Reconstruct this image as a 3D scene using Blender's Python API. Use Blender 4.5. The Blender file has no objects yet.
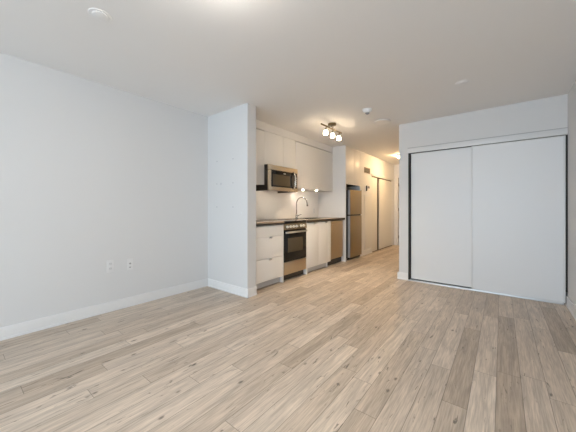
import bpy, bmesh, math, random
from mathutils import Vector, Matrix

# ------------------------------------------------------------------ camera, world, lights
scene = bpy.context.scene
C = scene.collection
random.seed(4)
F_PX = 269.94
YAW = 38.373
CAM_Z = 1.12
cam_d = bpy.data.cameras.new('camera')
cam_d.sensor_width = 36.0
cam_d.lens = F_PX * 36.0 / 576.0
cam_d.shift_y = -7.925 / 576.0
cam_d.clip_start = 0.02
cam = bpy.data.objects.new('camera', cam_d)
cam.location = (0, 0, CAM_Z)
cam.rotation_euler = (math.radians(90), 0, math.radians(YAW))
C.objects.link(cam)
scene.camera = cam

w = bpy.data.worlds.new('world')
scene.world = w
w.use_nodes = True
bg = w.node_tree.nodes['Background']
bg.inputs[0].default_value = (0.72, 0.87, 1.0, 1)
bg.inputs[1].default_value = 11.2

scene.view_settings.view_transform = 'Standard'
scene.view_settings.look = 'None'
scene.view_settings.gamma = 1.0
scene.view_settings.use_curve_mapping = False
scene.view_settings.exposure = 0.0

def portal(loc, sx, sy):
    l = bpy.data.lights.new('window_portal', 'AREA')
    l.shape = 'RECTANGLE'; l.size = sx; l.size_y = sy
    l.cycles.is_portal = True
    o = bpy.data.objects.new('window_portal', l)
    o.location = loc
    o.rotation_euler = (math.radians(90), 0, 0)      # -Z looks to +Y (into the room)
    C.objects.link(o)
YW = -4.20                    # inner face of the window wall
WX0, WX1, WZ0, WZ1 = -2.20, 0.50, 0.10, 2.36
portal(((WX0 + WX1) / 2, YW - 0.13, (WZ0 + WZ1) / 2), WX1 - WX0, WZ1 - WZ0)
WARM = (1.0, 0.70, 0.40)
TRACK_E, HALL_E, DOME_E, PUCK_E = 36.0, 185.0, 88.0, 950.0
BULB_E, MICRO_E = 2300.0, 62.0

# ------------------------------------------------------------------ helpers
def smat(name, col, rough=0.5, metal=0.0, spec=0.5, bump=0.0, bscale=200.0, var=0.0, stretch=None, emit=None, estr=0.0, coat=0.0):
    m = bpy.data.materials.new(name)
    m.use_nodes = True
    nt = m.node_tree
    b = nt.nodes['Principled BSDF']
    b.inputs['Base Color'].default_value = (*col, 1)
    b.inputs['Roughness'].default_value = rough
    b.inputs['Metallic'].default_value = metal
    b.inputs['Specular IOR Level'].default_value = spec
    b.inputs['Coat Weight'].default_value = coat
    b.inputs['Coat Roughness'].default_value = 0.08
    if emit:
        b.inputs['Emission Color'].default_value = (*emit, 1)
        b.inputs['Emission Strength'].default_value = estr
    if bump or var:
        g = nt.nodes.new('ShaderNodeNewGeometry')
        mp = nt.nodes.new('ShaderNodeMapping')
        if stretch: mp.inputs['Scale'].default_value = stretch
        n = nt.nodes.new('ShaderNodeTexNoise')
        n.inputs['Scale'].default_value = bscale
        n.inputs['Detail'].default_value = 3
        nt.links.new(g.outputs['Position'], mp.inputs['Vector'])
        nt.links.new(mp.outputs['Vector'], n.inputs['Vector'])
        if bump:
            bp = nt.nodes.new('ShaderNodeBump')
            bp.inputs['Strength'].default_value = bump
            bp.inputs['Distance'].default_value = 0.002
            nt.links.new(n.outputs['Fac'], bp.inputs['Height'])
            nt.links.new(bp.outputs['Normal'], b.inputs['Normal'])
        if var:
            mx = nt.nodes.new('ShaderNodeMix'); mx.data_type = 'RGBA'
            mx.inputs['A'].default_value = (*[c * (1 - var) for c in col], 1)
            mx.inputs['B'].default_value = (*[min(1, c * (1 + var)) for c in col], 1)
            nt.links.new(n.outputs['Fac'], mx.inputs['Factor'])
            nt.links.new(mx.outputs['Result'], b.inputs['Base Color'])
    return m

class MB:
    """collects shapes in world coordinates, builds ONE mesh object"""
    def __init__(self): self.bm = bmesh.new()
    def _add(self, t, smooth=False):
        me = bpy.data.meshes.new('tmp')
        if smooth:
            for f in t.faces: f.smooth = True
        t.to_mesh(me); t.free()
        self.bm.from_mesh(me); bpy.data.meshes.remove(me)
        return self
    def box(self, x0, x1, y0, y1, z0, z1, bev=0.0, seg=2):
        t = bmesh.new()
        bmesh.ops.create_cube(t, size=1.0)
        for v in t.verts:
            v.co = Vector(((x0 + x1) / 2 + v.co.x * (x1 - x0), (y0 + y1) / 2 + v.co.y * (y1 - y0), (z0 + z1) / 2 + v.co.z * (z1 - z0)))
        if bev:
            bmesh.ops.bevel(t, geom=list(t.edges), offset=bev, segments=seg, affect='EDGES', profile=0.6)
        return self._add(t)
    def tube(self, pts, r, n=10, cap=True):
        pts = [Vector(p) for p in pts]
        rs = r if isinstance(r, (list, tuple)) else [r] * len(pts)
        t = bmesh.new(); rings = []
        up = None
        for i, p in enumerate(pts):
            d = (pts[min(i + 1, len(pts) - 1)] - pts[max(i - 1, 0)]).normalized()
            if up is None:
                up = Vector((0, 0, 1)) if abs(d.z) < 0.9 else Vector((0, 1, 0))
            a = d.cross(up).normalized(); b = a.cross(d).normalized(); up = b
            rings.append([t.verts.new(p + (a * math.cos(2 * math.pi * k / n) + b * math.sin(2 * math.pi * k / n)) * rs[i]) for k in range(n)])
        for i in range(len(rings) - 1):
            for k in range(n):
                t.faces.new((rings[i][k], rings[i][(k + 1) % n], rings[i + 1][(k + 1) % n], rings[i + 1][k]))
        if cap:
            t.faces.new(rings[0]); t.faces.new(rings[-1])
        bmesh.ops.recalc_face_normals(t, faces=t.faces)
        return self._add(t, True)
    def lathe(self, prof, loc, axis='Z', n=28):
        """prof: (radius, height) pairs along the axis"""
        t = bmesh.new(); rings = []
        for (r, z) in prof:
            if r < 1e-6: rings.append([t.verts.new((0, 0, z))])
            else: rings.append([t.verts.new((r * math.cos(2 * math.pi * k / n), r * math.sin(2 * math.pi * k / n), z)) for k in range(n)])
        for i in range(len(rings) - 1):
            A, B = rings[i], rings[i + 1]
            for k in range(n):
                j = (k + 1) % n
                if len(A) == 1 and len(B) == 1: continue
                if len(A) == 1: t.faces.new((A[0], B[j], B[k]))
                elif len(B) == 1: t.faces.new((A[k], A[j], B[0]))
                else: t.faces.new((A[k], A[j], B[j], B[k]))
        if len(rings[0]) > 1: t.faces.new(rings[0])
        if len(rings[-1]) > 1: t.faces.new(rings[-1])
        bmesh.ops.recalc_face_normals(t, faces=t.faces)
        if axis == 'X': t.transform(Matrix.Rotation(math.radians(90), 4, 'Y'))
        if axis == 'Y': t.transform(Matrix.Rotation(math.radians(-90), 4, 'X'))
        if isinstance(axis, Vector): t.transform(Vector((0, 0, 1)).rotation_difference(axis).to_matrix().to_4x4())
        t.transform(Matrix.Translation(loc))
        return self._add(t, False)
    def build(self, name, mat, parent=None, origin=None):
        bm = self.bm
        if origin is None:
            p = parent; off = Vector((0, 0, 0))
            while p is not None: off += p.location; p = p.parent
        else: off = Vector(origin)
        bm.transform(Matrix.Translation(-off))
        me = bpy.data.meshes.new(name)
        bm.to_mesh(me); bm.free()
        me.materials.append(mat)
        o = bpy.data.objects.new(name, me)
        C.objects.link(o)
        if parent is not None: o.parent = parent
        elif origin is not None: o.location = off
        # smooth by angle on rounded meshes
        if any(p.use_smooth for p in me.polygons) is False and len(me.polygons) > 30:
            for p in me.polygons: p.use_smooth = True
            import numpy as _np
            try: me.set_sharp_from_angle(angle=math.radians(35))
            except Exception: pass
        return o

def tag(o, label, cat, group=None):
    o['label'] = label; o['category'] = cat
    if group: o['group'] = group
    return o
def thing(name, label, cat, loc, group=None):
    o = bpy.data.objects.new(name, None)
    o.empty_display_size = 0.05
    o.location = loc; C.objects.link(o)
    return tag(o, label, cat, group)
def struct(name, mb, m):
    o = mb.build(name, m); o['kind'] = 'structure'; return o
def copy_tree(root, loc, label):
    r = root.copy(); C.objects.link(r); r.location = loc; r['label'] = label
    for ch in list(root.children):
        c = ch.copy(); C.objects.link(c); c.parent = r
        for g in list(ch.children):
            d = g.copy(); C.objects.link(d); d.parent = c
    return r

# ------------------------------------------------------------------ materials
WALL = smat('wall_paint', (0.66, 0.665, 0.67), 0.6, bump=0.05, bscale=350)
CEIL = smat('ceiling_paint', (0.86, 0.855, 0.85), 0.85, bump=0.12, bscale=260)
TRIM = smat('trim_paint', (0.765, 0.77, 0.775), 0.35, bump=0.02, bscale=60)
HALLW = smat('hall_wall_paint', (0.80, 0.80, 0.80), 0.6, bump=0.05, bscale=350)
CLOSET = smat('sliding_door_panel', (0.73, 0.745, 0.765), 0.4, bump=0.02, bscale=120)
DOORW = smat('white_door_paint', (0.78, 0.77, 0.74), 0.4, bump=0.02, bscale=120)
CAB = smat('white_cabinet_front', (0.83, 0.82, 0.80), 0.40, bump=0.015, bscale=40)
CARC = smat('cabinet_carcass', (0.62, 0.61, 0.59), 0.5, bump=0.02, bscale=80)
KICK = smat('grey_toe_kick', (0.55, 0.56, 0.57), 0.4, bump=0.02, bscale=80)
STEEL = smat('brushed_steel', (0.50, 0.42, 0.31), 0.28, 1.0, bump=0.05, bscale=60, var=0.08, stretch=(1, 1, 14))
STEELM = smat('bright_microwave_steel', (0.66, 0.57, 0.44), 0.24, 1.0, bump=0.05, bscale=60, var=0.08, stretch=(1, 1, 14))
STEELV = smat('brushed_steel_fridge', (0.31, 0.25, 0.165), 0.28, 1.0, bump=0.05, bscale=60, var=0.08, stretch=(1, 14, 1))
CHROME = smat('chrome', (0.72, 0.72, 0.72), 0.12, 1.0, bump=0.01, bscale=90)
FAUC = smat('faucet_steel', (0.42, 0.41, 0.40), 0.22, 1.0, bump=0.01, bscale=90)
NICKEL = smat('dark_brushed_nickel', (0.20, 0.16, 0.09), 0.32, 1.0, bump=0.03, bscale=120)
BLACK = smat('black_glass', (0.010, 0.009, 0.008), 0.06, spec=0.3, bump=0.005, bscale=30)
BLACKM = smat('black_plastic', (0.02, 0.018, 0.016), 0.4, bump=0.04, bscale=200)
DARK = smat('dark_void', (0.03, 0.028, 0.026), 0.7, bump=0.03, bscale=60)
SMOKE = smat('tinted_oven_glass', (0.085, 0.065, 0.04), 0.10, spec=0.35, bump=0.01, bscale=40)
GREY = smat('grey_side_metal', (0.34, 0.36, 0.40), 0.45, 0.3, bump=0.02, bscale=90)
KNOB = smat('pale_metal_knob', (0.80, 0.77, 0.70), 0.3, 0.2, bump=0.01, bscale=80)
PLATE = smat('wall_plate_white', (0.715, 0.72, 0.725), 0.35, bump=0.01, bscale=60)
PLASTIC = smat('white_plastic', (0.86, 0.86, 0.86), 0.35, bump=0.01, bscale=60)
GREYP = smat('grey_plastic', (0.30, 0.30, 0.31), 0.5, bump=0.02, bscale=60)
SPOTP = smat('anchor_grey', (0.36, 0.37, 0.39), 0.6, bump=0.02, bscale=60)
SPLASH = smat('white_backsplash_slab', (0.84, 0.83, 0.815), 0.16, bump=0.01, bscale=30, var=0.02)
ALU = smat('satin_aluminium', (0.72, 0.73, 0.74), 0.35, 0.75, bump=0.02, bscale=70)
TRACKP = smat('white_track_fascia', (0.68, 0.69, 0.70), 0.35, bump=0.02, bscale=70)
HDSHADE = smat('header_shadow_grey', (0.40, 0.41, 0.42), 0.5, bump=0.02, bscale=70)  # grey of the painted shadow line over the closet header
BRONZE = smat('dark_bronze_strip', (0.10, 0.07, 0.04), 0.5, 0.3, bump=0.02, bscale=70)
GRILLE = smat('grille_paint', (0.30, 0.25, 0.18), 0.5, bump=0.02, bscale=70)
GLOWT = smat('lit_frosted_shade', (0.9, 0.85, 0.75), 0.4, emit=(1.0, 0.78, 0.53), estr=TRACK_E, bump=0.01, bscale=50)
GLOWH = smat('lit_hall_dome', (0.9, 0.85, 0.75), 0.4, emit=(1.0, 0.66, 0.34), estr=HALL_E, bump=0.01, bscale=50)
GLOWD = smat('lit_ceiling_dome', (0.9, 0.88, 0.8), 0.4, emit=(1.0, 0.92, 0.83), estr=DOME_E, bump=0.01, bscale=50)
GLOWB = smat('lit_bulb_face', (0.9, 0.88, 0.8), 0.4, emit=(1.0, 0.79, 0.55), estr=BULB_E, bump=0.01, bscale=50)
GLOWM = smat('lit_cooktop_lamp', (0.9, 0.88, 0.8), 0.4, emit=(1.0, 0.84, 0.66), estr=MICRO_E, bump=0.01, bscale=50)
GLOWP = smat('lit_puck_lens', (0.9, 0.88, 0.8), 0.4, emit=(1.0, 0.84, 0.66), estr=PUCK_E, bump=0.01, bscale=50)

def wood_counter():
    m = smat('brown_laminate_counter', (0.26, 0.19, 0.13), 0.22)
    nt = m.node_tree; b = nt.nodes['Principled BSDF']
    g = nt.nodes.new('ShaderNodeNewGeometry'); mp = nt.nodes.new('ShaderNodeMapping')
    mp.inputs['Scale'].default_value = (26, 2.2, 26)
    n = nt.nodes.new('ShaderNodeTexNoise'); n.inputs['Scale'].default_value = 1.6; n.inputs['Detail'].default_value = 6
    r = nt.nodes.new('ShaderNodeValToRGB')
    r.color_ramp.elements[0].position = 0.3; r.color_ramp.elements[0].color = (0.22, 0.165, 0.12, 1)
    r.color_ramp.elements[1].position = 0.7; r.color_ramp.elements[1].color = (0.42, 0.33, 0.24, 1)
    nt.links.new(g.outputs['Position'], mp.inputs['Vector']); nt.links.new(mp.outputs['Vector'], n.inputs['Vector'])
    nt.links.new(n.outputs['Fac'], r.inputs['Fac']); nt.links.new(r.outputs['Color'], b.inputs['Base Color'])
    return m
COUNTER = wood_counter()
EDGE = smat('dark_edge_and_shadow', (0.03, 0.021, 0.015), 0.4, bump=0.02, bscale=60)  # near-black for the counter edge and the painted shadow gap below it

def plank_floor():
    W, L, X0 = 0.1238, 1.22, 0.027
    m = bpy.data.materials.new('oak_plank_floor'); m.use_nodes = True
    nt = m.node_tree; N = nt.nodes; K = nt.links
    b = N['Principled BSDF']
    def math_(op, a, c=None, clamp=False):
        n = N.new('ShaderNodeMath'); n.operation = op; n.use_clamp = clamp
        for i, v in enumerate((a, c)):
            if v is None: continue
            if hasattr(v, 'links') or hasattr(v, 'is_linked'): K.new(v, n.inputs[i])
            else: n.inputs[i].default_value = v
        return n.outputs[0]
    def comb(x, y, z):
        n = N.new('ShaderNodeCombineXYZ')
        for i, v in enumerate((x, y, z)):
            if hasattr(v, 'is_linked'): K.new(v, n.inputs[i])
            else: n.inputs[i].default_value = v
        return n.outputs[0]
    g = N.new('ShaderNodeNewGeometry'); s = N.new('ShaderNodeSeparateXYZ'); K.new(g.outputs['Position'], s.inputs[0])
    x, y = s.outputs[0], s.outputs[1]
    u = math_('DIVIDE', math_('ADD', x, X0), W)
    row = math_('FLOOR', u); fu = math_('FRACT', u)
    wn = N.new('ShaderNodeTexWhiteNoise'); wn.noise_dimensions = '1D'; K.new(row, wn.inputs['W'])
    v = math_('DIVIDE', math_('ADD', y, math_('MULTIPLY', wn.outputs['Value'], L * 7.0)), L)
    idx = math_('FLOOR', v); fv = math_('FRACT', v)
    wn2 = N.new('ShaderNodeTexWhiteNoise'); wn2.noise_dimensions = '2D'; K.new(comb(row, idx, 0), wn2.inputs['Vector'])
    pid = wn2.outputs['Value']
    # plank tone
    r = N.new('ShaderNodeValToRGB'); cr = r.color_ramp
    cr.elements[0].position = 0.0; cr.elements[0].color = (0.40, 0.325, 0.255, 1)
    cr.elements[1].position = 1.0; cr.elements[1].color = (0.61, 0.525, 0.435, 1)
    for pos, col in ((0.18, (0.465, 0.385, 0.308, 1)), (0.5, (0.52, 0.437, 0.355, 1)), (0.8, (0.565, 0.48, 0.397, 1))):
        e = cr.elements.new(pos); e.color = col
    K.new(pid, r.inputs['Fac'])
    off = math_('MULTIPLY', pid, 37.0)
    # broad grain
    n1 = N.new('ShaderNodeTexNoise'); n1.inputs['Scale'].default_value = 1.0; n1.inputs['Detail'].default_value = 5; n1.inputs['Distortion'].default_value = 0.8
    K.new(comb(math_('MULTIPLY', x, 24.0), math_('MULTIPLY', y, 2.2), off), n1.inputs['Vector'])
    # fine grain
    n2 = N.new('ShaderNodeTexNoise'); n2.inputs['Scale'].default_value = 1.0; n2.inputs['Detail'].default_value = 4
    K.new(comb(math_('MULTIPLY', x, 150.0), math_('MULTIPLY', y, 7.0), off), n2.inputs['Vector'])
    # streaks / cracks
    n3 = N.new('ShaderNodeTexNoise'); n3.inputs['Scale'].default_value = 1.0; n3.inputs['Detail'].default_value = 6; n3.inputs['Distortion'].default_value = 1.6
    K.new(comb(math_('MULTIPLY', x, 30.0), math_('MULTIPLY', y, 5.5), math_('ADD', off, 11.0)), n3.inputs['Vector'])
    # knots
    vo = N.new('ShaderNodeTexVoronoi'); vo.inputs['Scale'].default_value = 1.0; vo.inputs['Randomness'].default_value = 1.0
    K.new(comb(math_('MULTIPLY', x, 10.0), math_('MULTIPLY', y, 5.0), off), vo.inputs['Vector'])
    def ramp(fac, p0, c0, p1, c1):
        n = N.new('ShaderNodeMapRange'); n.interpolation_type = 'SMOOTHSTEP'
        n.inputs['From Min'].default_value = p0; n.inputs['From Max'].default_value = p1
        n.inputs['To Min'].default_value = c0; n.inputs['To Max'].default_value = c1
        K.new(fac, n.inputs['Value']); return n.outputs[0]
    f1 = ramp(n1.outputs['Fac'], 0.32, 0.82, 0.68, 1.11)
    f2 = ramp(n2.outputs['Fac'], 0.34, 0.84, 0.66, 1.09)
    f3 = ramp(n3.outputs['Fac'], 0.27, 0.34, 0.37, 1.0)
    sc_ = N.new('ShaderNodeSeparateColor'); K.new(vo.outputs['Color'], sc_.inputs[0])
    kd = math_('ADD', vo.outputs['Distance'], math_('MULTIPLY', math_('SUBTRACT', n3.outputs['Fac'], 0.5), 0.22))
    kd = math_('ADD', kd, math_('MULTIPLY', math_('LESS_THAN', sc_.outputs[0], 0.45), 1.0))
    f4 = ramp(kd, 0.03, 0.36, 0.13, 1.0)
    du = math_('MULTIPLY', math_('MINIMUM', fu, math_('SUBTRACT', 1.0, fu)), W)
    dv = math_('MULTIPLY', math_('MINIMUM', fv, math_('SUBTRACT', 1.0, fv)), L)
    seam = ramp(math_('MINIMUM', du, dv), 0.0006, 0.40, 0.0022, 1.0)
    fac = math_('MULTIPLY', math_('MULTIPLY', math_('MULTIPLY', f1, f2), math_('MULTIPLY', f3, f4)), seam)
    mx = N.new('ShaderNodeVectorMath'); mx.operation = 'SCALE'
    K.new(r.outputs['Color'], mx.inputs[0]); K.new(fac, mx.inputs['Scale'])
    K.new(mx.outputs[0], b.inputs['Base Color'])
    rg = ramp(n1.outputs['Fac'], 0.2, 0.36, 0.8, 0.46); K.new(rg, b.inputs['Roughness'])
    b.inputs['Specular IOR Level'].default_value = 0.5
    bp = N.new('ShaderNodeBump'); bp.inputs['Strength'].default_value = 0.35; bp.inputs['Distance'].default_value = 0.0015
    K.new(math_('MULTIPLY', seam, math_('ADD', math_('MULTIPLY', n2.outputs['Fac'], 0.35), 0.65)), bp.inputs['Height'])
    K.new(bp.outputs['Normal'], b.inputs['Normal'])
    return m
FLOOR = plank_floor()

def glass_mat():
    m = bpy.data.materials.new('window_glass'); m.use_nodes = True
    nt = m.node_tree; nt.nodes.clear()
    out = nt.nodes.new('ShaderNodeOutputMaterial'); mix = nt.nodes.new('ShaderNodeMixShader')
    t = nt.nodes.new('ShaderNodeBsdfTransparent'); gl = nt.nodes.new('ShaderNodeBsdfGlossy'); gl.inputs['Roughness'].default_value = 0.02
    fr = nt.nodes.new('ShaderNodeFresnel'); fr.inputs['IOR'].default_value = 1.25
    nt.links.new(fr.outputs[0], mix.inputs[0]); nt.links.new(t.outputs[0], mix.inputs[1]); nt.links.new(gl.outputs[0], mix.inputs[2])
    nt.links.new(mix.outputs[0], out.inputs[0])
    return m
GLASS = glass_mat()

# ------------------------------------------------------------------ room shell
H = 2.438
XL, XR = -3.33, 0.597
YS0, YS1, XS = 2.337, 2.485, -2.497
XK = -3.23                      # kitchen back wall
YC, XC = 4.45, -1.276           # closet wall, its left end
XO, ZO = -1.14, 2.0             # closet opening
XH = -2.57                      # hall wall plane
YH0, YH1 = 5.93, 8.45
DC0, DC1, DCZ = 6.64, 8.28, 1.965

struct('floor', MB().box(XL - 0.1, XR + 0.1, YW - 0.2, YH1 + 0.1, -0.06, 0), FLOOR)
struct('ceiling', MB().box(XL - 0.1, XR + 0.1, YW - 0.2, YH1 + 0.1, H, H + 0.08), CEIL)
struct('wall_left', MB().box(XL - 0.1, XL, YW - 0.2, YS0, 0, H), WALL)
struct('wall_stub', MB().box(XL - 0.1, XS, YS0, YS1, 0, H), WALL)
struct('wall_kitchen', MB().box(XL - 0.1, XK, YS1, YH1 + 0.1, 0, H), WALL)
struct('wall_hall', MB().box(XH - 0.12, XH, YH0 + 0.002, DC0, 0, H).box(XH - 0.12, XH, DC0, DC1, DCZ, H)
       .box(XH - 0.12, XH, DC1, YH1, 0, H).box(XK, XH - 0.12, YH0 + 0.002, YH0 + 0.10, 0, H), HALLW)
# end wall with the entry door opening
EX0, EX1, EZ = -2.45, -1.60, 2.03
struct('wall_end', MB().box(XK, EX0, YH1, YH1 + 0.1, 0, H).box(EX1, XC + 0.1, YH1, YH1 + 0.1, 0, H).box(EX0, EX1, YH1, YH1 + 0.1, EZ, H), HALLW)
struct('wall_leak_blocker', MB().box(XK, XC + 0.1, YH1 + 0.105, YH1 + 0.2, -0.05, H + 0.05), HALLW)  # unseen slab added to block sky light leaking around the entry door
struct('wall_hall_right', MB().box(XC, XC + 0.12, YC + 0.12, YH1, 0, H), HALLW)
struct('wall_closet', MB().box(XC, XO, YC, YC + 0.12, 0, H).box(XO, XR, YC, YC + 0.12, ZO, H), WALL)
struct('wall_closet_inside', MB().box(XC + 0.12, XR, 5.15, 5.25, 0, H), WALL)
struct('wall_right', MB().box(XR, XR + 0.1, YW - 0.2, 5.25, 0, H), WALL)
struct('wall_window', MB().box(XL, WX0, YW - 0.2, YW, 0, H).box(WX1, XR, YW - 0.2, YW, 0, H)
       .box(WX0, WX1, YW - 0.2, YW, 0, WZ0).box(WX0, WX1, YW - 0.2, YW, WZ1, H), WALL)
# windows: three tall lights in white frames
n = 3; ww = (WX1 - WX0) / n
for i in range(n):
    a, c = WX0 + i * ww, WX0 + (i + 1) * ww; t = 0.03
    fr = MB().box(a, a + t, YW - 0.10, YW - 0.04, WZ0, WZ1, 0.003).box(c - t, c, YW - 0.10, YW - 0.04, WZ0, WZ1, 0.003)
    fr.box(a + t, c - t, YW - 0.10, YW - 0.04, WZ0, WZ0 + t, 0.003).box(a + t, c - t, YW - 0.10, YW - 0.04, WZ1 - t, WZ1, 0.003)
    o = struct('window_%d' % (i + 1), fr, TRIM)
    MB().box(a + t, c - t, YW - 0.072, YW - 0.066, WZ0 + t, WZ1 - t).build('window_pane', GLASS, o)

# baseboards: board with a bevelled top plus a small shoe
BH, BT = 0.108, 0.014
def base_run(mb, a, c, side):
    """a run between two floor points (axis aligned); side = outward normal"""
    (x0, y0), (x1, y1) = a, c
    nx, ny = side
    def bx(t, h, bev):
        xs = sorted((x0, x1)); ys = sorted((y0, y1))
        if nx: xs = sorted((x0, x0 + nx * t))
        if ny: ys = sorted((y0, y0 + ny * t))
        mb.box(xs[0], xs[1], ys[0], ys[1], 0.0, h, bev)
    bx(BT, BH, 0.004); bx(BT + 0.009, 0.020, 0.004)
    return mb
struct('baseboard_left', base_run(MB(), (XL, YW), (XL, YS0), (1, 0)), TRIM)
struct('baseboard_stub', base_run(base_run(MB(), (XL + 0.024, YS0), (XS + 0.024, YS0), (0, -1)), (XS, YS0), (XS, YS1), (1, 0)), TRIM)
struct('baseboard_closet', base_run(base_run(MB(), (XC - 0.024, YC), (XO, YC), (0, -1)), (XC, YC), (XC, YH1), (-1, 0)), TRIM)
struct('baseboard_right', base_run(MB(), (XR, YW), (XR, YC - 0.012), (-1, 0)), TRIM)
struct('baseboard_hall', base_run(MB(), (XH, YH0 + 0.01), (XH, DC0 - 0.01), (1, 0)), TRIM)

# ------------------------------------------------------------------ entry door at the end of the hall
d = MB().box(EX0 + 0.012, EX1 - 0.012, YH1 + 0.03, YH1 + 0.07, 0.01, EZ - 0.008, 0.003)
door = struct('door_1', d, DOORW)
MB().lathe([(0, 0), (0.026, 0), (0.026, 0.008), (0.010, 0.012), (0.010, 0.04), (0.024, 0.05), (0.027, 0.062), (0.02, 0.075), (0, 0.078)], (EX1 - 0.08, YH1 + 0.03, 1.0), Vector((0, -1, 0))).build('door_knob', CHROME, door)
for z in (0.25, 1.08, 1.82):
    MB().tube([(EX0 + 0.008, YH1 + 0.022, z - 0.045), (EX0 + 0.008, YH1 + 0.022, z + 0.045)], 0.008).build('hinge', NICKEL, door)
cs = MB().box(EX0 - 0.07, EX0 - 0.002, YH1 - 0.016, YH1 - 0.0005, 0, EZ + 0.07, 0.004).box(EX1 + 0.002, EX1 + 0.07, YH1 - 0.016, YH1 - 0.0005, 0, EZ + 0.07, 0.004).box(EX0 - 0.002, EX1 + 0.002, YH1 - 0.016, YH1 - 0.0005, EZ + 0.002, EZ + 0.07, 0.004)
struct('trim_1', cs, TRIM)

# ------------------------------------------------------------------ big sliding closet
t = thing('closet_door_track', 'white header fascia above the wide sliding closet with thin metal floor rail', 'track', ((XO + XR) / 2, YC, 0))
MB().box(XO - 0.004, XR - 0.0015, YC - 0.028, YC - 0.001, 1.968, 2.040, 0.002).build('header_fascia', TRACKP, t)
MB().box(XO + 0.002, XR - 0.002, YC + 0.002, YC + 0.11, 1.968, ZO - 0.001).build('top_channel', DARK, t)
MB().box(XO + 0.002, -0.33, YC - 0.030, YC - 0.024, 0.0005, 0.0095, 0.001).box(XO + 0.002, XR - 0.03, YC + 0.012, YC + 0.015, 0.004, 0.012).box(XO + 0.002, XR - 0.03, YC - 0.024, YC + 0.085, 0.0005, 0.004).build('floor_rail', ALU, t)
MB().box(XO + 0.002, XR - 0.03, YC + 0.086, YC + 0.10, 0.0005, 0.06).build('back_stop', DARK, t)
MB().box(XO - 0.004, XR - 0.0015, YC - 0.022, YC - 0.001, 2.0405, 2.0500).build('shadow_line_strip', HDSHADE, t)  # grey strip painted in as the shadow line above the header
MB().box(XO + 0.001, XO + 0.020, YC + 0.0, YC + 0.10, 0.012, 1.966).build('left_gap_shade', DARK, t)  # dark strip paints the shade in the gap left of the doors
MB().box(XR - 0.016, XR - 0.0015, YC - 0.012, YC + 0.10, 0.15, 1.966).build('right_gap_shade', DARK, t)  # dark strip paints the shade in the gap at the right wall
def slider(label, x0, x1, y0, y1, z0=0.026, z1=1.963):
    r = thing('sliding_closet_door', label, 'closet door', ((x0 + x1) / 2, (y0 + y1) / 2, z0), 'sliding doors of the wide closet')
    MB().box(x0 + 0.018, x1 - 0.018, y0 + 0.004, y1 - 0.004, z0 + 0.012, z1 - 0.012).build('panel', CLOSET, r)
    MB().box(x0, x0 + 0.019, y0, y1, z0, z1, 0.003).build('stile', TRACKP, r)
    MB().box(x1 - 0.019, x1, y0, y1, z0, z1, 0.003).build('stile', TRACKP, r)
    MB().box(x0 + 0.0195, x1 - 0.0195, y0, y1, z0, z0 + 0.014, 0.003).build('rail', TRACKP, r)
    MB().box(x0 + 0.0195, x1 - 0.0195, y0, y1, z1 - 0.014, z1, 0.003).build('rail', TRACKP, r)
    return r
slider('plain white sliding closet door on the left, narrower and set behind its neighbour', -1.105, -0.30, YC + 0.022, YC + 0.050)
slider('plain white sliding closet door on the right, wider and running in front', -0.325, 0.578, YC - 0.020, YC + 0.008, 0.021, 1.961)

# ------------------------------------------------------------------ kitchen base run
XB = -2.58
def handle(mb, y, z):
    """small edge pull that lips over the top of a front"""
    mb.box(XB - 0.002, XB + 0.016, y - 0.028, y + 0.028, z - 0.003, z + 0.002, 0.001)
    mb.box(XB + 0.0125, XB + 0.016, y - 0.028, y + 0.028, z - 0.022, z - 0.001, 0.001)
    return mb
cab = thing('base_cabinet', 'white three drawer base cabinet between stub wall and stainless range', 'cabinet', (-2.9, 2.82, 0))
MB().box(XK + 0.012, XB - 0.021, YS1 + 0.004, 3.128, 0.10, 0.875).build('carcass', CARC, cab)
for z0, z1 in ((0.098, 0.403), (0.407, 0.712), (0.716, 0.868)):
    dr = MB().box(XB - 0.019, XB, YS1 + 0.006, 3.127, z0, z1, 0.0015).build('drawer', CAB, cab)
    if z1 < 0.8: handle(MB(), 2.845, z1 + 0.002).build('pull', CHROME, dr)
MB().box(XB - 0.019, XB + 0.001, 3.130, 3.150, 0.0, 0.875, 0.001).box(XK + 0.012, XB - 0.019, 3.130, 3.150, 0.0, 0.875).build('side_panel', CAB, cab)
MB().box(XB - 0.06, XB - 0.045, YS1 + 0.004, 3.129, 0.012, 0.099).build('toe_kick', KICK, cab)

cab = thing('base_cabinet', 'white two door sink base cabinet between range and dishwasher', 'cabinet', (-2.9, 4.14, 0))
MB().box(XK + 0.012, XB - 0.021, 3.792, 4.478, 0.10, 0.70).build('carcass', CARC, cab)
for y0, y1, hy in ((3.794, 4.1510, 4.005), (4.1520, 4.477, 4.385)):
    dr = MB().box(XB - 0.019, XB, y0, y1, 0.098, 0.868, 0.0015).build('door', CAB, cab)
    handle(MB(), hy, 0.868).build('pull', CHROME, dr)
MB().box(XB - 0.019, XB + 0.001, 3.752, 3.790, 0.0, 0.875, 0.001).box(XK + 0.012, XB - 0.019, 3.770, 3.790, 0.0, 0.875).build('side_panel', CAB, cab)
MB().box(XB - 0.019, XB + 0.001, 4.480, 4.582, 0.10, 0.875, 0.001).box(XB - 0.30, XB - 0.021, 4.480, 4.498, 0.0, 0.70).build('filler_panel', CAB, cab)
MB().box(XB - 0.06, XB - 0.045, 3.791, 4.479, 0.012, 0.099).build('toe_kick', KICK, cab)

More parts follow.
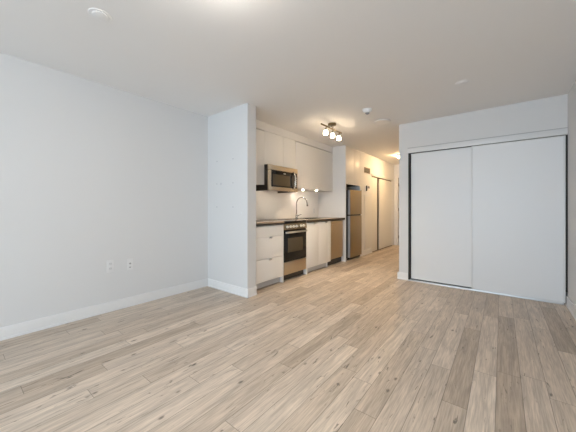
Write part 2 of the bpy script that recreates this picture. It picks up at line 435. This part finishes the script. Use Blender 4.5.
# countertops
ct = thing('countertop', 'short brown laminate countertop over the drawers left of the range', 'countertop', (-2.9, 2.82, 0.878))
MB().box(XK + 0.012, XB + 0.010, YS1 + 0.002, 3.158, 0.880, 0.920, 0.002).build('slab', COUNTER, ct)
MB().box(XB + 0.0105, XB + 0.0125, YS1 + 0.002, 3.158, 0.878, 0.903).build('edge_and_shadow_band', EDGE, ct)  # dark band paints the shadow gap between countertop and drawers
SX0, SX1, SY0, SY1 = -3.07, -2.69, 3.98, 4.52
ct = thing('countertop', 'long brown laminate countertop holding the sink and covering the dishwasher', 'countertop', (-2.9, 4.46, 0.878))
MB().box(XK + 0.012, XB + 0.010, 3.752, SY0, 0.880, 0.920).box(XK + 0.012, XB + 0.010, SY1, 5.163, 0.880, 0.920).box(XK + 0.012, SX0, SY0, SY1, 0.880, 0.920).box(SX1, XB + 0.010, SY0, SY1, 0.880, 0.920).build('slab', COUNTER, ct)
MB().box(XB + 0.0105, XB + 0.0125, 3.752, 5.163, 0.878, 0.915).build('edge_and_shadow_band', EDGE, ct)

# backsplash
tag(MB().box(XK + 0.001, XK + 0.010, YS1 + 0.002, 5.163, 0.922, 1.476).build('backsplash', SPLASH, None, (XK, 3.8, 0.922)), 'glossy white slab backsplash between brown countertop and upper cabinets', 'backsplash')

# sink
sk = thing('sink', 'stainless steel kitchen sink sunk into the brown countertop', 'sink', (-2.88, 4.25, 0.922))
g = 0.006
MB().box(SX0 + g, SX1 - g, SY0 + g, SY1 - g, 0.735, 0.740).box(SX0 + g, SX0 + g + 0.004, SY0 + g, SY1 - g, 0.74, 0.922).box(SX1 - g - 0.004, SX1 - g, SY0 + g, SY1 - g, 0.74, 0.922).box(SX0 + g, SX1 - g, SY0 + g, SY0 + g + 0.004, 0.74, 0.922).box(SX0 + g, SX1 - g, SY1 - g - 0.004, SY1 - g, 0.74, 0.922).build('basin', CHROME, sk)
r0 = 0.014
MB().box(SX0 - r0, SX0 + 0.01, SY0 - r0, SY1 + r0, 0.9205, 0.9235, 0.001).box(SX1 - 0.01, SX1 + r0, SY0 - r0, SY1 + r0, 0.9205, 0.9235, 0.001).box(SX0 + 0.01, SX1 - 0.01, SY0 - r0, SY0 + 0.01, 0.9205, 0.9235, 0.001).box(SX0 + 0.01, SX1 - 0.01, SY1 - 0.01, SY1 + r0, 0.9205, 0.9235, 0.001).build('rim', CHROME, sk)
MB().lathe([(0, 0.741), (0.045, 0.741), (0.045, 0.744), (0.03, 0.745), (0.026, 0.742), (0, 0.742)], (-2.88, 4.25, 0)).build('drain', GREYP, sk)

# faucet
fy, fx = 4.246, -3.15
fa = thing('faucet', 'tall gooseneck pull-down kitchen faucet with dark steel finish', 'faucet', (fx, fy, 0.92))
MB().lathe([(0, 0.9205), (0.027, 0.9205), (0.027, 0.928), (0.021, 0.934), (0.018, 0.99), (0.0135, 1.0), (0, 1.0)], (fx, fy, 0)).build('base', FAUC, fa)
R = 0.125
pts = [(fx, fy, 1.0), (fx, fy, 1.1), (fx, fy, 1.203)] + [(fx + R - R * math.cos(a), fy, 1.203 + R * math.sin(a)) for a in [math.pi * k / 14 for k in range(1, 14)]]
e = pts[-1]
MB().tube(pts, 0.0115, 12).build('neck', FAUC, fa)
MB().tube([e, (e[0] + 0.006, fy, e[2] - 0.03), (e[0] + 0.012, fy, e[2] - 0.075)], [0.0125, 0.0165, 0.0175], 14).build('spray_head', FAUC, fa)
MB().tube([(fx, fy + 0.015, 0.965), (fx + 0.002, fy + 0.04, 0.968), (fx + 0.03, fy + 0.055, 0.985), (fx + 0.075, fy + 0.06, 0.995)], [0.011, 0.010, 0.006, 0.005]).build('lever', FAUC, fa)

# range
RY0, RY1 = 3.160, 3.748
rg = thing('range', 'stainless electric range with black glass oven door and six knobs', 'oven range', (-2.9, 3.454, 0))
MB().box(XK + 0.03, XB - 0.021, RY0, RY1, 0.105, 0.880).build('body', BLACKM, rg)
MB().box(XK + 0.012, XB - 0.002, RY0 + 0.001, RY1 - 0.001, 0.8805, 0.9185, 0.003).build('cooktop', BLACK, rg)
ck = [c for c in rg.children if c.name.startswith('cooktop')][0]
for bx_, by_, br in ((-2.77, 3.32, 0.09), (-2.77, 3.60, 0.07), (-3.05, 3.32, 0.07), (-3.05, 3.60, 0.09)):
    MB().lathe([(br - 0.004, 0.9187), (br, 0.9187), (br, 0.9192), (br - 0.004, 0.9192)], (bx_, by_, 0)).build('burner_ring', GREYP, ck)
# sloped control panel
tb = bmesh.new()
vv = [tb.verts.new(p) for y in (RY0, RY1) for p in ((XB - 0.02, y, 0.788), (XB + 0.012, y, 0.788), (XB + 0.014, y, 0.80), (XB + 0.004, y, 0.878), (XB - 0.02, y, 0.878))]
tb.faces.new(vv[:5][::-1]); tb.faces.new(vv[5:])
for k in range(5): tb.faces.new((vv[k], vv[(k + 1) % 5], vv[5 + (k + 1) % 5], vv[5 + k]))
bmesh.ops.recalc_face_normals(tb, faces=tb.faces)
cp = MB()._add(tb).build('control_panel', STEELV, rg)
for ky in (3.215, 3.295, 3.373, 3.452, 3.566, 3.645):
    kb = MB().lathe([(0, 0), (0.024, 0), (0.024, 0.006), (0.018, 0.009), (0.0165, 0.032), (0.014, 0.035), (0, 0.035)], (XB + 0.0135, ky, 0.832), Vector((1, 0, 0.12)).normalized(), 18).build('knob', KNOB, rg)
    MB().lathe([(0.0245, -0.002), (0.030, -0.002), (0.030, 0.003), (0.0245, 0.003)], (XB + 0.0135, ky, 0.832), Vector((1, 0, 0.12)).normalized(), 18).build('skirt', BLACKM, kb)
    MB().box(XB + 0.0485, XB + 0.0505, ky - 0.002, ky + 0.002, 0.836, 0.850).build('pointer', BLACKM, kb)
od = MB().box(XB - 0.018, XB + 0.006, RY0 + 0.003, RY1 - 0.003, 0.296, 0.782, 0.003).build('oven_door', BLACK, rg)
MB().box(XB + 0.0062, XB + 0.0085, 3.245, 3.645, 0.435, 0.655, 0.001).build('window', SMOKE, od)
MB().box(XB + 0.0065, XB + 0.022, 3.19, 3.205, 0.738, 0.752, 0.002).box(XB + 0.0065, XB + 0.022, 3.703, 3.718, 0.738, 0.752, 0.002).box(XB + 0.021, XB + 0.034, RY0 + 0.010, RY1 - 0.010, 0.730, 0.760, 0.004, 3).build('handle', CHROME, od)
MB().box(XB - 0.018, XB + 0.004, RY0 + 0.003, RY1 - 0.003, 0.100, 0.290, 0.003).build('storage_drawer', STEEL, rg)
MB().box(XB - 0.07, XB - 0.055, RY0 + 0.004, RY1 - 0.004, 0.008, 0.098).build('kick_plate', BLACKM, rg)
for px, py in ((-2.70, 3.20), (-2.70, 3.71), (-3.14, 3.20), (-3.14, 3.71)):
    MB().lathe([(0, 0), (0.018, 0), (0.018, 0.01), (0.008, 0.012), (0.008, 0.106), (0, 0.106)], (px, py, 0), n=12).build('foot', BLACKM, rg)

# dishwasher
DY0, DY1 = 4.590, 5.085
dw = thing('dishwasher', 'slim stainless dishwasher under the countertop beside the tall white panel', 'dishwasher', (-2.9, 4.84, 0))
MB().box(XK + 0.03, XB - 0.03, DY0 + 0.01, DY1, 0.125, 0.868).build('tub', GREY, dw)
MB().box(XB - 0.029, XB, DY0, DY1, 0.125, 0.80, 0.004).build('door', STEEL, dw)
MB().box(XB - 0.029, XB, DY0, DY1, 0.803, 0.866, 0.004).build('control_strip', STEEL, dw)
MB().box(XB - 0.001, XB + 0.018, DY0 + 0.06, DY1 - 0.06, 0.800, 0.806, 0.001).build('handle', STEEL, dw)
MB().box(XB - 0.075, XB - 0.062, DY0 + 0.002, DY1 + 0.05, 0.004, 0.12).build('kick_plate', BLACKM, dw)
MB().box(XB - 0.10, XB - 0.085, DY1 + 0.004, 5.160, 0.0, 0.868).build('side_strip', GREY, dw)

# tall panel beside the fridge
pl = tag(MB().box(XK + 0.001, -2.556, 5.166, 5.190, 0.0, H - 0.002, 0.001).build('tall_end_panel', smat('white_tall_panel', (0.76, 0.76, 0.76), 0.4, bump=0.015, bscale=60), None, (-2.9, 5.178, 0)), 'tall white end panel from floor to ceiling beside the refrigerator', 'panel')

# fridge
FY0, FY1, FX = 5.322, 5.905, -2.52
fr = thing('refrigerator', 'narrow stainless refrigerator with top freezer beside tall white panel', 'refrigerator', (-2.85, 5.61, 0))
MB().box(-3.19, FX - 0.068, FY0 + 0.004, FY1 - 0.004, 0.035, 1.515, 0.006).build('body', BLACKM, fr)
for nm, z0, z1 in (('freezer_door', 0.982, 1.512), ('fridge_door', 0.060, 0.952)):
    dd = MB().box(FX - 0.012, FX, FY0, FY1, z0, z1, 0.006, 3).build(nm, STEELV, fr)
    MB().box(FX - 0.066, FX - 0.0125, FY0 + 0.001, FY1 - 0.001, z0, z1, 0.004).build('door_liner', GREY, dd)
MB().box(FX - 0.06, FX - 0.02, FY0 + 0.01, FY1 - 0.01, 0.953, 0.981).build('handle_recess', BLACKM, fr)
MB().box(FX - 0.065, FX - 0.03, FY0 + 0.02, FY1 - 0.02, 0.018, 0.055).build('base_grille', BLACKM, fr)
MB().box(FX - 0.012, FX + 0.004, FY1 - 0.05, FY1 - 0.005, 1.5125, 1.522, 0.002).build('hinge_cap', BLACKM, fr)
for px in (FX - 0.09, -3.15):
    for py in (FY0 + 0.05, FY1 - 0.05):
        MB().lathe([(0, 0), (0.02, 0), (0.02, 0.012), (0.01, 0.014), (0.01, 0.036), (0, 0.036)], (px, py, 0), n=12).build('foot', BLACKM, fr)

# cabinet over the fridge
cb = thing('upper_cabinet', 'deep white cabinet above the refrigerator', 'cabinet', (-2.9, 5.56, 1.63))
MB().box(XK + 0.001, -2.592, 5.1915, 5.926, 1.640, H - 0.002).build('carcass', CARC, cb)
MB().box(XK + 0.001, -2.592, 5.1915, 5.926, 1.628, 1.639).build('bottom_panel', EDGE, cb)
for y0, y1 in ((5.193, 5.600), (5.603, 5.927)):
    MB().box(-2.590, -2.571, y0, y1, 1.628, 2.395, 0.0015).build('door', CAB, cb)
MB().box(-2.590, -2.571, 5.193, 5.927, 2.399, H - 0.002, 0.001).build('top_filler', CAB, cb)

# upper cabinets
XU, ZU0, ZU1 = -2.86, 1.478, 2.290
UG = 'white upper cabinets over the counter'
def upper(label, y0, y1, z0, splits, gap):
    u = thing('upper_cabinet', label, 'cabinet', (-3.04, (y0 + y1) / 2, z0), UG)
    MB().box(XK + 0.001, XU - 0.021, y0, y1, z0 + 0.004, 2.312).build('carcass', CARC, u)
    ys = [y0] + splits + [y1]
    for a, c in zip(ys[:-1], ys[1:]):
        MB().box(XU - 0.019, XU, a + (0.0022 if a in splits or a > 3.8 else 0.0004), c - (0.0022 if c in splits or abs(c - 3.818) < 0.01 else 0.0004), z0, 2.312 - gap, 0.0015).build('door', CAB, u)
    return u
upper('white upper cabinet with one door between stub wall and microwave', YS1 + 0.003, 3.026, ZU0, [], 0.016)
upper('short white upper cabinet directly above the microwave', 3.0265, 3.818, 1.800, [3.480], 0.003)
upper('wide white upper cabinet above the sink with two small lights underneath', 3.822, 5.163, ZU0, [], 0.016)
struct('trim_2', MB().box(XK + 0.001, XU, YS1 + 0.001, 5.164, 2.314, H - 0.001), CAB)

# puck lights under the wide upper cabinet
pk = thing('puck_light', 'small lit puck light under wide upper cabinet, nearer the microwave', 'light', (-3.02, 4.28, 1.47), 'lit puck lights under the upper cabinet')
MB().lathe([(0.022, 1.470), (0.032, 1.470), (0.032, 1.4815), (0, 1.4815), (0, 1.4765), (0.022, 1.4765)], (-3.02, 4.28, 0)).build('ring', CHROME, pk)
MB().lathe([(0, 1.4675), (0.008, 1.468), (0.0115, 1.470), (0.0125, 1.472), (0.0125, 1.476), (0, 1.476)], (-3.02, 4.28, 0)).build('lens', GLOWP, pk)
copy_tree(pk, (-2.935, 4.62, 1.47), 'small lit puck light under wide upper cabinet, nearer the tall panel')

# microwave
MY0, MY1, MZ0, MZ1, MX = 3.032, 3.768, 1.392, 1.790, -2.770
mw = thing('microwave', 'over-the-range stainless microwave with black glass door and curved handle', 'microwave', (-3.0, 3.4, MZ0))
MB().box(XK + 0.012, MX - 0.032, MY0, MY1, 1.428, MZ1 - 0.0, 0.003).box(XK + 0.012, MX - 0.032, MY0, MY0 + 0.012, MZ0, 1.428).box(XK + 0.012, MX - 0.032, MY1 - 0.012, MY1, MZ0, 1.428).build('case', BLACKM, mw)
for y in (3.20, 3.54):
    MB().box(-2.96, -2.90, y, y + 0.06, 1.421, 1.4275, 0.001).build('cooktop_lamp', GLOWM, mw)
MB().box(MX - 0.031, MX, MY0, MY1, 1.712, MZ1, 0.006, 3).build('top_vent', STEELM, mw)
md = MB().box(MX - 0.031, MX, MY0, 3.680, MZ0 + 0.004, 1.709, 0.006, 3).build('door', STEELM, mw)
MB().box(MX + 0.0005, MX + 0.004, 3.088, 3.678, 1.452, 1.706, 0.0015).build('door_glass', BLACK, md)
MB().box(MX + 0.0045, MX + 0.0065, 3.112, 3.540, 1.474, 1.648, 0.001).build('window', SMOKE, md)
MB().box(MX + 0.0045, MX + 0.006, 3.375, 3.435, 1.668, 1.682, 0.0005).build('badge', CHROME, md)
hy = 3.645
MB().tube([(MX + 0.004, hy, 1.438), (MX + 0.022, hy, 1.452), (MX + 0.036, hy, 1.50), (MX + 0.041, hy, 1.575), (MX + 0.037, hy, 1.65), (MX + 0.024, hy, 1.70), (MX + 0.004, hy, 1.722)], 0.0115, 12).build('handle', CHROME, md)
MB().box(MX - 0.031, MX, 3.682, MY1, MZ0 + 0.004, 1.709, 0.005, 3).build('control_side', STEELM, mw)
kp = MB().box(MX + 0.0005, MX + 0.004, 3.684, 3.745, 1.455, 1.704, 0.0015).build('control_panel', BLACK, mw)
MB().box(MX + 0.0043, MX + 0.0053, 3.692, 3.738, 1.672, 1.692).build('display', SMOKE, kp)
for r_ in range(5):
    for c_ in range(3):
        MB().box(MX + 0.0043, MX + 0.0052, 3.693 + c_ * 0.016, 3.704 + c_ * 0.016, 1.475 + r_ * 0.036, 1.497 + r_ * 0.036).build('button', GREYP, kp)
MB().box(-3.14, -2.97, 3.12, 3.68, 1.424, 1.4275).build('underside_filter', GREY, mw)

# outlet on backsplash
def outlet(label, loc, wpl=0.072, hpl=0.118, kind='duplex', group='wall outlets'):
    o = thing('wall_outlet', label, 'outlet', loc, group)
    x, y, z = loc
    MB().box(x + 0.0005, x + 0.006, y - wpl / 2, y + wpl / 2, z - hpl / 2, z + hpl / 2, 0.002).build('cover_plate', PLATE, o)
    if kind == 'duplex':
        for dz in (-0.026, 0.026):
            s = MB().box(x + 0.0062, x + 0.0075, y - 0.016, y + 0.016, z + dz - 0.014, z + dz + 0.014, 0.0006).build('socket', smat('socket_white', (0.64, 0.645, 0.65), 0.4, bump=0.01), o)
            MB().box(x + 0.0076, x + 0.0081, y - 0.008, y - 0.005, z + dz - 0.003, z + dz + 0.006).box(x + 0.0076, x + 0.0081, y + 0.005, y + 0.008, z + dz - 0.003, z + dz + 0.006).build('slot', GREYP, s)
    else:
        MB().lathe([(0, 0), (0.010, 0), (0.010, 0.004), (0.0065, 0.005), (0.0065, 0.013), (0, 0.013)], (x + 0.006, y, z + 0.008), 'X', 12).build('cable_jack', GREYP, o)
        MB().box(x + 0.0062, x + 0.0072, y - 0.009, y + 0.009, z - 0.04, z - 0.028, 0.0004).build('data_jack', GREYP, o)
    return o
outlet('blank white double outlet low on the left wall, nearer the window side', (XL, 1.098, 0.490), 0.070, 0.135, 'duplex', 'plates low on the left wall')
outlet('white cable jack plate with dark centre low on the left wall', (XL, 1.296, 0.480), 0.064, 0.130, 'jack', 'plates low on the left wall')
outlet('white outlet on the kitchen backsplash right of the faucet', (XK + 0.010, 4.975, 1.06), 0.07, 0.115)

# ------------------------------------------------------------------ wall anchors on the stub wall
def anchor(x, z, r, label, m=SPOTP, group='wall anchors left in the stub wall'):
    o = MB().lathe([(0, 0), (r, 0), (r, 0.0015), (r * 0.55, 0.0022), (r * 0.5, 0.0012), (0, 0.0012)], (x, YS0 - 0.0003, z), Vector((0, -1, 0)), 14).build('wall_anchor', m, None, (x, YS0 - 0.0003, z))
    tag(o, label, 'wall anchor', group)
for x, z, r, lb in ((-3.114, 1.770, 0.0075, 'upper left grey screw anchor on the white stub wall'),
                    (-2.774, 1.768, 0.0075, 'upper right grey screw anchor on the white stub wall'),
                    (-3.114, 1.456, 0.0075, 'middle left small grey screw anchor on the white stub wall'),
                    (-2.774, 1.453, 0.0075, 'middle right grey screw anchor on the white stub wall'),
                    (-3.114, 1.135, 0.0075, 'lower left grey screw anchor on the white stub wall'),
                    (-2.774, 1.134, 0.0075, 'lower right grey screw anchor on the white stub wall')):
    anchor(x, z, r, lb)
anchor(-3.025, 1.452, 0.018, 'larger round grey plug in middle row on the white stub wall', smat('plug_grey', (0.55, 0.56, 0.58), 0.6, bump=0.02))
anchor(-2.609, 1.057, 0.013, 'faint white filled patch near the stub wall outer edge', smat('filler_white', (0.68, 0.69, 0.70), 0.7, bump=0.05), None)

# ------------------------------------------------------------------ hall wall fittings and hall closet
vg = thing('air_vent', 'square beige return air grille high on the hall wall', 'vent', (XH, 6.335, 2.035))
y0, y1, z0, z1 = 6.165, 6.505, 1.965, 2.10
MB().box(XH + 0.0005, XH + 0.010, y0, y1, z0, z0 + 0.018, 0.002).box(XH + 0.0005, XH + 0.010, y0, y1, z1 - 0.018, z1, 0.002).box(XH + 0.0005, XH + 0.010, y0, y0 + 0.02, z0 + 0.018, z1 - 0.018).box(XH + 0.0005, XH + 0.010, y1 - 0.02, y1, z0 + 0.018, z1 - 0.018).build('frame', GRILLE, vg)
MB().box(XH + 0.0005, XH + 0.002, y0 + 0.02, y1 - 0.02, z0 + 0.018, z1 - 0.018).build('backing', DARK, vg)
for k in range(6):
    zz = z0 + 0.026 + k * 0.0165
    MB().box(XH + 0.0025, XH + 0.008, y0 + 0.0205, y1 - 0.0205, zz, zz + 0.008).build('slat', GRILLE, vg)
ap = thing('access_panel', 'painted access panel standing above the hall baseboard beside the refrigerator', 'panel', (XH, 6.345, 0.12))
MB().box(XH + 0.0005, XH + 0.008, 6.150, 6.560, 0.125, 1.435, 0.002).build('frame', TRIM, ap)
MB().box(XH + 0.0085, XH + 0.013, 6.180, 6.530, 0.155, 1.405, 0.002).build('panel_door', DOORW, ap)
th = thing('thermostat', 'small dark wall control beside the intercom, right one of the pair', 'thermostat', (XH, 6.42, 1.60))
MB().box(XH + 0.0005, XH + 0.018, 6.37, 6.47, 1.585, 1.665, 0.004).build('housing', PLASTIC, th)
MB().box(XH + 0.0185, XH + 0.021, 6.385, 6.455, 1.60, 1.655, 0.001).build('screen', BLACKM, th)
ic = thing('intercom', 'slim dark wall intercom left of the thermostat on the hall wall', 'intercom', (XH, 6.25, 1.58))
MB().box(XH + 0.0005, XH + 0.014, 6.20, 6.31, 1.52, 1.67, 0.004).build('plate', PLASTIC, ic)
MB().box(XH + 0.0145, XH + 0.032, 6.235, 6.285, 1.53, 1.66, 0.006).build('handset', BLACKM, ic)

ht = thing('closet_door_track', 'beige track over the narrow hall closet with floor guide', 'track', (XH, 7.46, 0))
MB().box(XH - 0.006, XH + 0.012, DC0 - 0.005, DC1 + 0.005, DCZ - 0.035, DCZ + 0.02, 0.002).build('header_fascia', DOORW, ht)
MB().box(XH - 0.10, XH - 0.002, DC0 + 0.002, DC1 - 0.002, 0.0005, 0.010).build('floor_rail', BRONZE, ht)
MB().box(XH - 0.06, XH - 0.034, DC0 + 0.002, DC1 - 0.002, DCZ - 0.075, DCZ - 0.002).build('top_channel', BRONZE, ht)
def hall_slider(label, y0, y1, x0, x1):
    r = thing('sliding_closet_door', label, 'closet door', ((x0 + x1) / 2, (y0 + y1) / 2, 0.014), 'sliding doors of the hall closet')
    MB().box(x0, x1, y0 + 0.016, y1 - 0.016, 0.014, DCZ - 0.058, 0.002).build('panel', DOORW, r)
    MB().box(x0 - 0.002, x1 + 0.002, y0, y0 + 0.015, 0.014, DCZ - 0.058, 0.002).build('stile', DOORW, r)
    MB().box(x0 - 0.002, x1 + 0.002, y1 - 0.015, y1, 0.014, DCZ - 0.058, 0.002).build('stile', DOORW, r)
hall_slider('cream sliding door of the hall closet nearer the refrigerator', DC0 + 0.004, 7.045, XH - 0.030, XH - 0.010)
hall_slider('cream sliding door of the hall closet farther from the refrigerator', 7.21, DC1 - 0.006, XH - 0.030, XH - 0.010)
MB().box(XH - 0.06, XH - 0.040, 6.98, 7.27, 0.012, DCZ - 0.077).build('overlap_strip', BRONZE, ht)

# ------------------------------------------------------------------ ceiling fittings
sp = thing('sprinkler_cover', 'round white sprinkler cover on the ceiling above the left wall', 'sprinkler', (-2.15, 0.648, H), 'sprinkler cover plates on the ceiling')
MB().lathe([(0, H - 0.010), (0.040, H - 0.010), (0.046, H - 0.008), (0.046, H - 0.004), (0, H - 0.004)], (-2.15, 0.648, 0)).build('cap', PLASTIC, sp)
MB().lathe([(0, H - 0.0045), (0.064, H - 0.0045), (0.068, H - 0.0005), (0, H - 0.0005)], (-2.15, 0.648, 0)).build('ring', PLASTIC, sp)
copy_tree(sp, (-0.32, 3.36, H), 'round white sprinkler cover on the ceiling in front of the closet')
sd = thing('smoke_detector', 'white domed smoke detector on the ceiling beside the track light', 'smoke detector', (-1.41, 3.49, H))
MB().lathe([(0, H - 0.012), (0.062, H - 0.012), (0.066, H - 0.009), (0.066, H - 0.0005), (0, H - 0.0005)], (-1.41, 3.49, 0)).build('mounting_plate', PLASTIC, sd)
MB().lathe([(0, H - 0.046), (0.030, H - 0.046), (0.048, H - 0.040), (0.055, H - 0.028), (0.056, H - 0.0125), (0, H - 0.0125)], (-1.41, 3.49, 0)).build('housing', PLASTIC, sd)
MB().lathe([(0, H - 0.064), (0.018, H - 0.062), (0.026, H - 0.054), (0.028, H - 0.0465), (0, H - 0.0465)], (-1.41, 3.49, 0)).build('sensor', GREYP, sd)
sk = thing('ceiling_disc', 'flat round white disc on the ceiling between smoke detector and closet', 'ceiling speaker', (-1.42, 4.09, H))
MB().lathe([(0.086, H - 0.020), (0.112, H - 0.020), (0.122, H - 0.014), (0.122, H - 0.009), (0.100, H - 0.007), (0.100, H - 0.0005), (0.086, H - 0.0005)], (-1.42, 4.09, 0), n=36).build('rim', PLASTIC, sk)
MB().lathe([(0, H - 0.020), (0.050, H - 0.018), (0.080, H - 0.010), (0.084, H - 0.001), (0, H - 0.001)], (-1.42, 4.09, 0), n=36).build('cone', smat('disc_beige', (0.58, 0.55, 0.50), 0.6, bump=0.05), sk)

MB().lathe([(0.0845, H - 0.006), (0.0856, H - 0.006), (0.0856, H - 0.0006), (0.0845, H - 0.0006)], (-1.42, 4.09, 0), n=36).build('groove', GREYP, sk)

# track light
tl = thing('track_light', 'bronze three-light bar fixture with glowing glass shades on kitchen ceiling', 'light fixture', (-2.08, 3.72, H))
MB().lathe([(0, H - 0.030), (0.055, H - 0.030), (0.064, H - 0.022), (0.064, H - 0.0005), (0, H - 0.0005)], (-2.08, 3.735, 0)).build('canopy', NICKEL, tl)
MB().tube([(-2.08, 3.735, H - 0.031), (-2.075, 3.735, H - 0.078)], 0.011).build('stem', NICKEL, tl)
MB().tube([(-2.068, 3.395, 2.352), (-2.068, 4.03, 2.352)], 0.0115, 12).build('bar', NICKEL, tl)
for y in (3.545, 3.755, 3.965):
    hd = MB().tube([(-2.07, y, 2.339), (-2.085, y + 0.008, 2.322)], 0.008).lathe([(0, 0.0), (0.012, 0.0), (0.026, -0.018), (0.027, -0.030), (0, -0.030)], (-2.088, y + 0.010, 2.322)).build('socket', NICKEL, tl)
    MB().lathe([(0.026, 0), (0.030, -0.012), (0.032, -0.034), (0.033, -0.056), (0.030, -0.056), (0.029, -0.034), (0.027, -0.013), (0.023, -0.003), (0, -0.003), (0, 0)], (-2.088, y + 0.010, 2.291)).build('shade', GLOWT, hd)
    MB().lathe([(0, -0.006), (0.018, -0.010), (0.022, -0.020), (0.018, -0.028), (0, -0.031)], (-2.088, y + 0.010, 2.291)).build('bulb_face', GLOWB, hd)

# hall dome
hx, hyy = -1.955, 7.02
hl = thing('ceiling_light', 'glowing flush dome light on the hall ceiling, half hidden by the closet wall', 'light fixture', (hx, hyy, H))
MB().lathe([(0, H - 0.022), (0.110, H - 0.022), (0.115, H - 0.018), (0.115, H - 0.0005), (0, H - 0.0005)], (hx, hyy, 0)).build('base', NICKEL, hl)
MB().lathe([(0.100, H - 0.0225), (0.097, H - 0.040), (0.080, H - 0.062), (0.048, H - 0.076), (0, H - 0.080)], (hx, hyy, 0)).build('glass_dome', GLOWH, hl)
# living room dome, just above the frame
lx, ly = -1.155, 0.865
ll = thing('ceiling_light', 'glowing flush dome light on the living room ceiling over the open floor', 'light fixture', (lx, ly, H))
MB().lathe([(0, H - 0.020), (0.145, H - 0.020), (0.15, H - 0.016), (0.15, H - 0.0005), (0, H - 0.0005)], (lx, ly, 0)).build('base', PLASTIC, ll)
MB().lathe([(0.138, H - 0.0205), (0.134, H - 0.040), (0.105, H - 0.068), (0.060, H - 0.084), (0, H - 0.088)], (lx, ly, 0)).build('glass_dome', GLOWD, ll)
copy_tree(ll, (-0.15, -0.35, H), 'added unseen dome light on the living room ceiling nearer the windows')  # extra dome added behind the camera to brighten the right side
